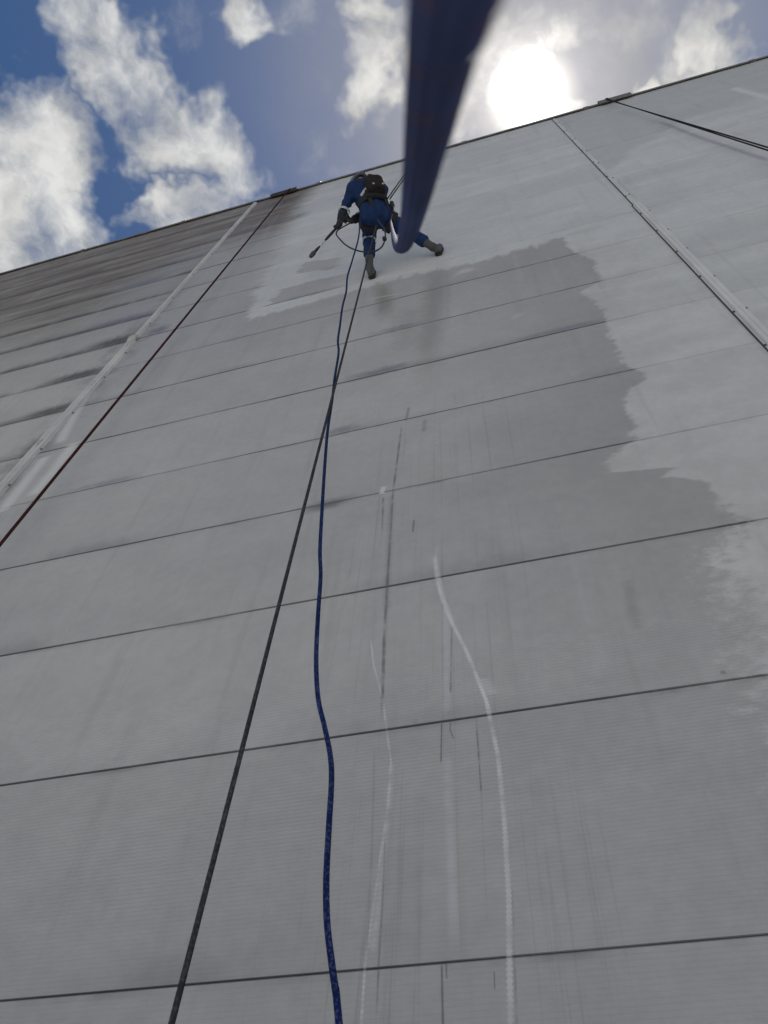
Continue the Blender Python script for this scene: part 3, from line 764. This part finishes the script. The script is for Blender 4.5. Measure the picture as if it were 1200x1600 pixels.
def coverall_d(p):
    d = body_d(p, 0.009) + folds(p, 0.0065) + folds(p[..., [1, 2, 0]], 0.003, 75)
    d = smin(d, capsule(p, J['nek'] - up * 0.03, J['nek'] + up * 0.035, 0.082, 0.078), 0.02)
    for s_ in 'LR':
        w_ = unit(J['ha' + s_] - J['el' + s_]); d = np.maximum(d, np.where(np.linalg.norm(p - J['ha' + s_], axis=-1) < 0.16, (p - (J['ha' + s_] - w_ * 0.055)) @ w_, -1))
        a_ = unit(J['ank' + s_] - J['kne' + s_]); q_ = J['kne' + s_] + (J['ank' + s_] - J['kne' + s_]) * 0.63
        near = np.linalg.norm(p - J['ank' + s_], axis=-1) < 0.36
        d = np.maximum(d, np.where(near, (p - q_) @ a_, -1))
        d = smin(d, capsule(p, q_ - a_ * 0.07, q_ - a_ * 0.012, 0.066, 0.070) + folds(p, 0.005, 60), 0.02)   # gathered trouser hem
    return d
coverall = sdf_obj('coverall', coverall_d, lo, hi, 0.0125, M_cover, person)
# darker wet forearm, reflective tape
def lerp(a, b, t): return a + (b - a) * t
for s_, t_, r_, nm_ in (('L', 0.34, 0.057, 'reflective_band'), ('R', 0.5, 0.056, 'reflective_band')):
    ring(nm_, lerp(J['el' + s_], J['ha' + s_], t_), J['ha' + s_] - J['el' + s_], r_ + 0.008, r_ + 0.008, 0.030, 0.004, M_refl, coverall)
for s_ in 'LR':
    ring('reflective_band', lerp(J['kne' + s_], J['ank' + s_], 0.20 if s_ == 'L' else -0.04), J['ank' + s_] - J['kne' + s_], 0.081, 0.081, 0.032, 0.004, M_refl, coverall)
strap('reflective_band', [che - rgt * 0.165 + bck * 0.075 - up * 0.13, che - rgt * 0.115 + bck * 0.125 - up * 0.08, che - rgt * 0.06 + bck * 0.14 - up * 0.03], 0.035, 0.006, M_refl, coverall, lambda q: q - (che - up * 0.06))
def forearm_d(p, s_):
    a, b = lerp(J['el' + s_], J['ha' + s_], 0.5 if s_ == 'L' else 0.12), lerp(J['el' + s_], J['ha' + s_], 0.80)
    return capsule(p, a, b, 0.058, 0.050) + folds(p, 0.003, 60)
for s_ in 'LR':
    c = J['ha' + s_]; e = J['el' + s_]; l_ = np.minimum(c, e) - 0.09; h_ = np.maximum(c, e) + 0.09
    sdf_obj('cuff', lambda p, s_=s_: forearm_d(p, s_), l_, h_, 0.009, M_cuff, coverall)
# rubber boots: shaft, foot flat on the wall with the toes up, dark sole
for s_ in 'LR':
    kn, an, he = J['kne' + s_], J['ank' + s_], J['heel' + s_]
    top = lerp(kn, an, 0.60); toe = he + unit(v3(0.10 if s_ == 'R' else -0.06, 0.0, 1.0)) * 0.20
    toe[1] = -0.045; he = he.copy(); he[1] = -0.062
    def boot_d(p, top=top, an=an, he=he, toe=toe):
        d = smin(capsule(p, top, an, 0.054, 0.043), capsule(p, an, lerp(he, toe, 0.25) + v3(0, -0.01, 0), 0.045, 0.044), 0.03)
        d = smin(d, capsule(p, he, toe, 0.038, 0.041), 0.025)
        d = smin(d, capsule(p, top, lerp(top, an, 0.06), 0.059, 0.057), 0.006)
        d = np.maximum(d, -(p - lerp(top, an, -0.02)) @ unit(an - top))
        return np.maximum(d, p[..., 1] + 0.018)
    l_ = np.minimum(np.minimum(top, he), toe) - 0.11; h_ = np.maximum(np.maximum(top, he), toe) + 0.11
    bt = sdf_obj('boot', boot_d, l_, h_, 0.0095, M_boot, person)
    def sole_d(p, he=he, toe=toe):
        a, b = he.copy(), toe.copy(); a[1] = b[1] = -0.02
        d = capsule(p, a, b, 0.046, 0.047)
        d = np.maximum(d, np.maximum(p[..., 1] + 0.002, -0.034 - p[..., 1]))
        return np.maximum(d, np.where(np.sin(p[..., 2] * 210) > 0.2, p[..., 1] + 0.009, -1))
    sdf_obj('sole', sole_d, l_, h_, 0.008, M_sole, bt)
# helmet with rim and chin strap
hc = J['hed'] + hup * 0.045
def helmet_d(p):
    o_ = ellipsoid(p, hc, HAX, (0.108, 0.132, 0.115)); i_ = ellipsoid(p, hc, HAX, (0.096, 0.12, 0.102))
    d = np.maximum(np.maximum(o_, -i_), -((p - hc) @ hup + 0.012))
    rimd = np.abs(ellipsoid(p, hc, HAX, (0.114, 0.146, 0.115))) - 0.010
    d = np.minimum(d, np.maximum(rimd, np.abs((p - hc) @ hup + 0.004) - 0.009))
    for k_ in (-0.045, 0, 0.045):
        d = np.minimum(d, np.maximum(o_ - 0.007, np.maximum(np.abs((p - hc - hrt * k_) @ hrt) - 0.008, -((p - hc) @ hup - 0.02))))
    return d
helmet = sdf_obj('helmet', helmet_d, hc - 0.18, hc + 0.18, 0.008, M_helm, person)
strap('chin_strap', [hc - hrt * 0.10, hc - hrt * 0.085 - hup * 0.09 + look * 0.02, J['hed'] - hup * 0.128 + look * 0.04, hc + hrt * 0.085 - hup * 0.09 + look * 0.02, hc + hrt * 0.10], 0.018, 0.003, M_web, helmet, lambda q: q - J['hed'])
# gloved hands closed round the lance
lance_a = lerp(J['haL'], J['haR'], 0.9); lance_dir = unit(tip - J['haL'])
gL = J['haL'] + lance_dir * 0.0; hand_pts = {}
pL = J['haL'] + unit(J['haL'] - J['elL']) * 0.055                      # lance passes through both fists
lance0 = pL - lance_dir * 0.17
def proj_l(q): return pL + lance_dir * ((q - pL) @ lance_dir)
hand_pts['L'] = pL; hand_pts['R'] = pL - lance_dir * 0.125
def make_hand(s_):
    c = hand_pts[s_]; wr = J['ha' + s_]
    w_ = wr - c; w_ = unit(w_ - lance_dir * (w_ @ lance_dir)); t_ = unit(np.cross(lance_dir, w_)); g_ = lance_dir
    kn = c + w_ * 0.030 + t_ * 0.030                                    # knuckle line beside the lance
    parts = [capsule]
    def d_(p):
        d = capsule(p, wr - unit(wr - J['el' + s_]) * 0.05, wr, 0.036, 0.032)
        d = smin(d, capsule(p, wr, c + w_ * 0.034 + t_ * 0.012, 0.032, 0.026), 0.02)
        palm = smin(capsule(p, c + w_ * 0.032 + g_ * 0.030, c + w_ * 0.028 + t_ * 0.026 + g_ * 0.032, 0.017, 0.013),
                    capsule(p, c + w_ * 0.032 - g_ * 0.030, c + w_ * 0.028 + t_ * 0.026 - g_ * 0.032, 0.017, 0.013), 0.035)
        d = smin(d, palm, 0.02)
        for i_, ln in enumerate((0.92, 1.05, 1.0, 0.82)):                # four fingers curled round
            o_ = g_ * (0.033 - 0.022 * i_); R_ = 0.027
            pts_ = [c + o_ + w_ * R_ * math.cos(a) + t_ * R_ * math.sin(a) for a in (0.9, 0.9 + 0.95 * ln, 0.9 + 1.8 * ln, 0.9 + 2.6 * ln)]
            f_ = np.minimum(np.minimum(capsule(p, pts_[0], pts_[1], 0.0105, 0.010), capsule(p, pts_[1], pts_[2], 0.010, 0.0095)), capsule(p, pts_[2], pts_[3], 0.0095, 0.008))
            d = smin(d, f_, 0.004)
        th = [c + w_ * 0.036 + g_ * 0.020 - t_ * 0.006, c + w_ * 0.010 - t_ * 0.031 + g_ * 0.046, c - w_ * 0.012 - t_ * 0.026 + g_ * 0.052]
        f_ = np.minimum(capsule(p, th[0], th[1], 0.014, 0.011), capsule(p, th[1], th[2], 0.011, 0.009))
        return smin(d, f_, 0.006)
    l_ = np.minimum(c, wr) - 0.10; h_ = np.maximum(c, wr) + 0.10
    return sdf_obj('glove', d_, l_, h_, 0.0055, M_glove, person)
make_hand('L'); make_hand('R')
# harness
har = ring('harness_belt', wai - up * 0.035, up, 0.178, 0.145, 0.075, 0.012, M_web, person, ref=tuple(fwd_))
for s_, sg in (('L', -1), ('R', 1)):
    hp, kn = J['hip' + s_], J['kne' + s_]
    ring('leg_loop', lerp(hp, kn, 0.22), kn - hp, 0.118, 0.118, 0.085, 0.012, M_web, person)
    strap('riser_strap', [wai + rgt * 0.10 * sg + bck * 0.13 - up * 0.06, pel + rgt * 0.10 * sg + bck * 0.155 - up * 0.02, lerp(hp, kn, 0.2) + bck * 0.10 - up * 0.09], 0.04, 0.006, M_web, person, lambda q: q - pel)
    strap('shoulder_strap', [wai + rgt * 0.07 * sg + bck * 0.135 - up * 0.02, che + rgt * 0.08 * sg + bck * 0.14, che + rgt * 0.10 * sg + bck * 0.06 + up * 0.13, che + rgt * 0.09 * sg + fwd_ * 0.10 + up * 0.10, wai + rgt * 0.07 * sg + fwd_ * 0.135], 0.045, 0.006, M_web, person, lambda q: q - (che - up * 0.05))
strap('lumbar_pad', [wai - rgt * 0.13 + bck * 0.125, wai + bck * 0.158, wai + rgt * 0.13 + bck * 0.125], 0.11, 0.022, M_web, person, lambda q: q - wai)
strap('label_patch', [wai - rgt * 0.035 + bck * 0.174 + up * 0.018, wai + rgt * 0.035 + bck * 0.174 + up * 0.022], 0.016, 0.004, M_refl, person, lambda q: bck)
def carabiner(c, e1, e2, L, w, par, mat=None, r=0.0065):
    pts = [c + e1 * L * math.cos(a) + e2 * w * math.sin(a) for a in np.linspace(0, 2 * math.pi, 17)]
    return tube('carabiner', pts, r, mat or M_steel, par, 8, 2)
hipg = pel + rgt * 0.185 + up * 0.10
gear_dir = unit(P(628, 322, -0.58) - P(606, 306, -0.60))
for i_ in range(4):
    carabiner(hipg + gear_dir * (0.02 + 0.045 * i_) + bck * (0.05 + 0.01 * (i_ % 2)), gear_dir, unit(bck + up * 0.2 * (i_ - 1)), 0.05, 0.028, person, M_steel if i_ % 2 else M_black)
dev = hipg + gear_dir * 0.10 + bck * 0.05
sdf_obj('rope_clamp', lambda p: np.minimum(rbox(p, dev, [gear_dir, bck, np.cross(gear_dir, bck)], (0.085, 0.028, 0.022), 0.012), rbox(p, dev + gear_dir * 0.02 + bck * 0.035, [gear_dir, bck, np.cross(gear_dir, bck)], (0.03, 0.02, 0.014), 0.008)), dev - 0.13, dev + 0.13, 0.008, M_black, person)

# ------------------------------------------------------------------ backpack (worn, a thing of its own)
bpc = che + bck * 0.165 - up * 0.045 + rgt * 0.01
BAX = [rgt, bck, up]
def pack_d(p):
    d = rbox(p, bpc, BAX, (0.118, 0.062, 0.125), 0.052)
    d = smin(d, rbox(p, bpc + bck * 0.055 - up * 0.035, BAX, (0.085, 0.03, 0.07), 0.025), 0.015)
    d = smin(d, ellipsoid(p, bpc + up * 0.105, BAX, (0.10, 0.06, 0.045)), 0.03)
    return d + folds(p, 0.004, 45)
bp = sdf_obj('backpack', pack_d, bpc - 0.34, bpc + 0.34, 0.012, M_pack)
tag(bp, 'dark brown backpack on the back of the hanging worker', 'backpack')
for sg in (-1, 1):
    strap('pack_strap', [bpc + rgt * 0.09 * sg - bck * 0.05 + up * 0.12, che + rgt * 0.115 * sg + up * 0.17 + bck * 0.03, che + rgt * 0.12 * sg + fwd_ * 0.135 + up * 0.06, che + rgt * 0.15 * sg + fwd_ * 0.09 - up * 0.13, bpc + rgt * 0.10 * sg - bck * 0.05 - up * 0.11], 0.05, 0.008, M_web, bp, lambda q: q - che)
for sg, dz_ in ((-0.065, -0.065), (0.055, -0.055)):
    c = bpc + rgt * sg + bck * 0.086 + up * dz_
    sdf_obj('buckle', lambda p, c=c: rbox(p, c, BAX, (0.014, 0.008, 0.010), 0.004), c - 0.03, c + 0.03, 0.005, M_refl, bp)

# ------------------------------------------------------------------ pressure-washer lance and hose
lance = empty('pressure_washer_lance', lance0.tolist())
tag(lance, 'thin pressure washer lance with grey nozzle, held by the worker', 'lance')
def lpart(name, pts, r, mat, **kw):
    o = tube(name, pts, r, mat, None, **kw); o.parent = lance
    o.data.transform(Matrix.Translation((-lance0).tolist())); return o
lpart('grip', [lance0, lerp(lance0, pL, 0.5), pL + lance_dir * 0.075], 0.017, M_black, radii=[0.016, 0.019, 0.017, 0.015])
lpart('gun_handle', [lance0 + lance_dir * 0.05, lance0 + lance_dir * 0.02 - up * 0.06, lance0 - lance_dir * 0.01 - up * 0.13], 0.016, M_black)
lpart('trigger', [lance0 + lance_dir * 0.085 - up * 0.012, lance0 + lance_dir * 0.075 - up * 0.05, lance0 + lance_dir * 0.055 - up * 0.08], 0.006, M_black)
lpart('insulated_sleeve', [pL + lance_dir * 0.07, pL + lance_dir * 0.13, pL + lance_dir * 0.235], 0.016, M_black, radii=[0.015, 0.017, 0.016, 0.016, 0.011])
Lt = float(np.linalg.norm(tip - pL))
lpart('lance_tube', [pL + lance_dir * 0.23, pL + lance_dir * (0.23 + (Lt - 0.33) * 0.5), pL + lance_dir * (Lt - 0.10)], 0.0085, M_steel)
lpart('nozzle_collar', [pL + lance_dir * (Lt - 0.16), pL + lance_dir * (Lt - 0.11), pL + lance_dir * (Lt - 0.07)], 0.014, M_black, radii=[0.010, 0.016, 0.018])
lpart('nozzle', [pL + lance_dir * (Lt - 0.075), pL + lance_dir * (Lt - 0.03), pL + lance_dir * (Lt + 0.02)], 0.026, M_boot, radii=[0.018, 0.028, 0.029, 0.026, 0.016], sides=14)
hose_end = lance0 - lance_dir * 0.01 - up * 0.13
hp_ = [hose_end, P(526, 362, -0.63), P(533, 376, -0.61), P(547, 387, -0.58), P(565, 393, -0.56), P(584, 393, -0.56), P(597, 385, -0.57), P(602, 370, -0.60), P(600, 357, -0.63), P(594, 349, -0.645), P(590, 343, -0.64)]
hose = tube('pressure_hose', hp_, 0.0085, M_hose, sides=8)
tag(hose, 'thin black hose looping under the worker from lance to harness', 'hose')
kn_c = P(601, 373, -0.60)
knot = sdf_obj('hose_clip', lambda p: rbox(p, kn_c, [v3(1, 0, 0), v3(0, 1, 0), v3(0, 0, 1)], (0.022, 0.02, 0.035), 0.012) + folds(p, 0.003, 80), kn_c - 0.1, kn_c + 0.1, 0.01, M_black)
knot.parent = hose

# ------------------------------------------------------------------ ropes
def plumb_line(pts, ya, yb, nseg=1):
    """pixels down the picture, plane y sliding from ya at the top to yb at the bottom"""
    n_ = len(pts); return [P(a, b, ya + (yb - ya) * i / (n_ - 1)) for i, (a, b) in enumerate(pts)]
def to_floor(p_, slack=0.3, dirx=-1):
    q = p_[-1] - p_[-2]; q = q / abs(q[2]); e = p_[-1]
    out = []
    zf = e[2]
    for f_ in (0.35, 0.7):
        out.append(e + q * zf * f_ * 0.99)
    g0 = e + q * (zf - 0.06)
    out += [g0, v3(g0[0] + dirx * 0.12, g0[1] - 0.05, 0.012), v3(g0[0] + dirx * 0.5, g0[1] - 0.2, 0.012), v3(g0[0] + dirx * 0.8, g0[1] - 0.05, 0.012)]
    return out
# straight dark rope, from the worker's harness to the ground
top_d = P(588, 352, -0.66)
a_, b_ = top_d, P(268, 1600, -0.88)
dk = [lerp(a_, b_, t) for t in np.linspace(0, 1, 9)]
o = tube('rope', dk + to_floor(dk), 0.0078, M_darkrope, sides=8)
tag(o, 'taut dark grey-green rope running straight down from the worker', 'rope', 'ropes on the wall')
bl = plumb_line([(563, 342), (560, 372), (551, 405), (543, 432), (541, 455), (535, 480), (531, 510), (528, 532), (529, 552), (523, 590), (519, 625), (512, 672), (507, 735), (503, 800), (500, 860), (501, 900), (497, 960), (494, 1030), (497, 1090), (507, 1135), (516, 1180), (518, 1220), (514, 1290), (510, 1370), (511, 1440), (519, 1510), (526, 1560), (530, 1602)], -0.68, -0.90)
o = tube('rope', bl + to_floor(bl, dirx=1), 0.0078, M_bluerope, sides=10)
tag(o, 'slack wavy blue rope hanging below the worker beside the straight one', 'rope', 'ropes on the wall')
# red rope over the left mat
ra, rb = P(443, 307, -0.085), P(0, 851, -0.12)
rr_ = [v3(ra[0] + 0.02, 0.8, H + 0.02), v3(ra[0] + 0.01, 0.15, H + 0.18), v3(ra[0], -0.06, H + 0.145)] + [lerp(ra, rb, t) for t in np.linspace(0, 1, 8)]
o = tube('rope', rr_ + to_floor(rr_), 0.0125, M_redrope, sides=8)
tag(o, 'straight dark red rope from the roof edge down the left side', 'rope', 'ropes on the wall')
# pair of black ropes at the right
for i_, (p0, p1) in enumerate((((953, 157), (1202, 231)), ((957, 157.5), (1202, 235.5)))):
    a_, b_ = P(*p0, -0.085), P(*p1, -0.14)
    kr = [v3(a_[0], 0.8, H + 0.02), v3(a_[0], 0.15, H + 0.17), v3(a_[0], -0.06, H + 0.13)] + [lerp(a_, b_, t) for t in np.linspace(0, 1, 6)]
    o = tube('rope', kr + to_floor(kr, dirx=1), 0.009, M_blackrope, sides=8)
    tag(o, ['upper of two black ropes slanting from the roof edge at the right', 'lower of two black ropes slanting from the roof edge at the right'][i_], 'rope', 'ropes on the wall')
# the worker's two suspension ropes up to the roof
for i_, (p0, p1) in enumerate((((605, 311), (650, 247)), ((609, 311), (655, 246)))):
    a_, b_ = P(*p0, -0.60), P(*p1, -0.05)
    o = tube('rope', [a_, lerp(a_, b_, 0.3), lerp(a_, b_, 0.7), v3(b_[0], -0.055, H - 0.02), v3(b_[0], 0.1, H + 0.065), v3(b_[0], 0.6, H)], 0.0085, M_blackrope, sides=8)
    tag(o, ['left of the two thin ropes from the worker up to the roof', 'right of the two thin ropes from the worker up to the roof'][i_], 'rope', 'ropes on the wall')
# blue rope paid out from the worker's hip, passing close above the camera
near = [(P(613, 335, -0.60), None)]
pts = [P(613, 335, -0.60)]
for px, py, d_ in ((611, 343, 6.2), (611.5, 352, 3.6), (613.5, 362, 2.35), (616.5, 375, 1.50), (621, 385.5, 1.02), (629, 385, 0.68), (637, 365, 0.475), (645, 335, 0.375), (652, 300, 0.30), (660, 255, 0.242), (670, 200, 0.192), (684, 120, 0.151), (697, 50, 0.125), (709, -2, 0.109)):
    pts.append(Pd(px, py, d_))
e = pts[-1]
q_ = unit(pts[-1] - pts[-4])
pts += [e + q_ * 0.05, e + q_ * 0.12 + v3(0, -0.01, 0), e + q_ * 0.3 + v3(0, -0.03, 0), CAM + v3(0.04, -0.34, -0.6), v3(0.05, -2.98, 0.5), v3(0.06, -3.02, 0.05), v3(0.12, -3.05, 0.012), v3(0.5, -2.9, 0.012), v3(0.8, -3.1, 0.012)]
o = tube('rope', pts, 0.0055, M_nearrope, sides=16, smooth_n=10)
tag(o, 'thick blurred blue rope close to the lens, leading up to the worker', 'rope')
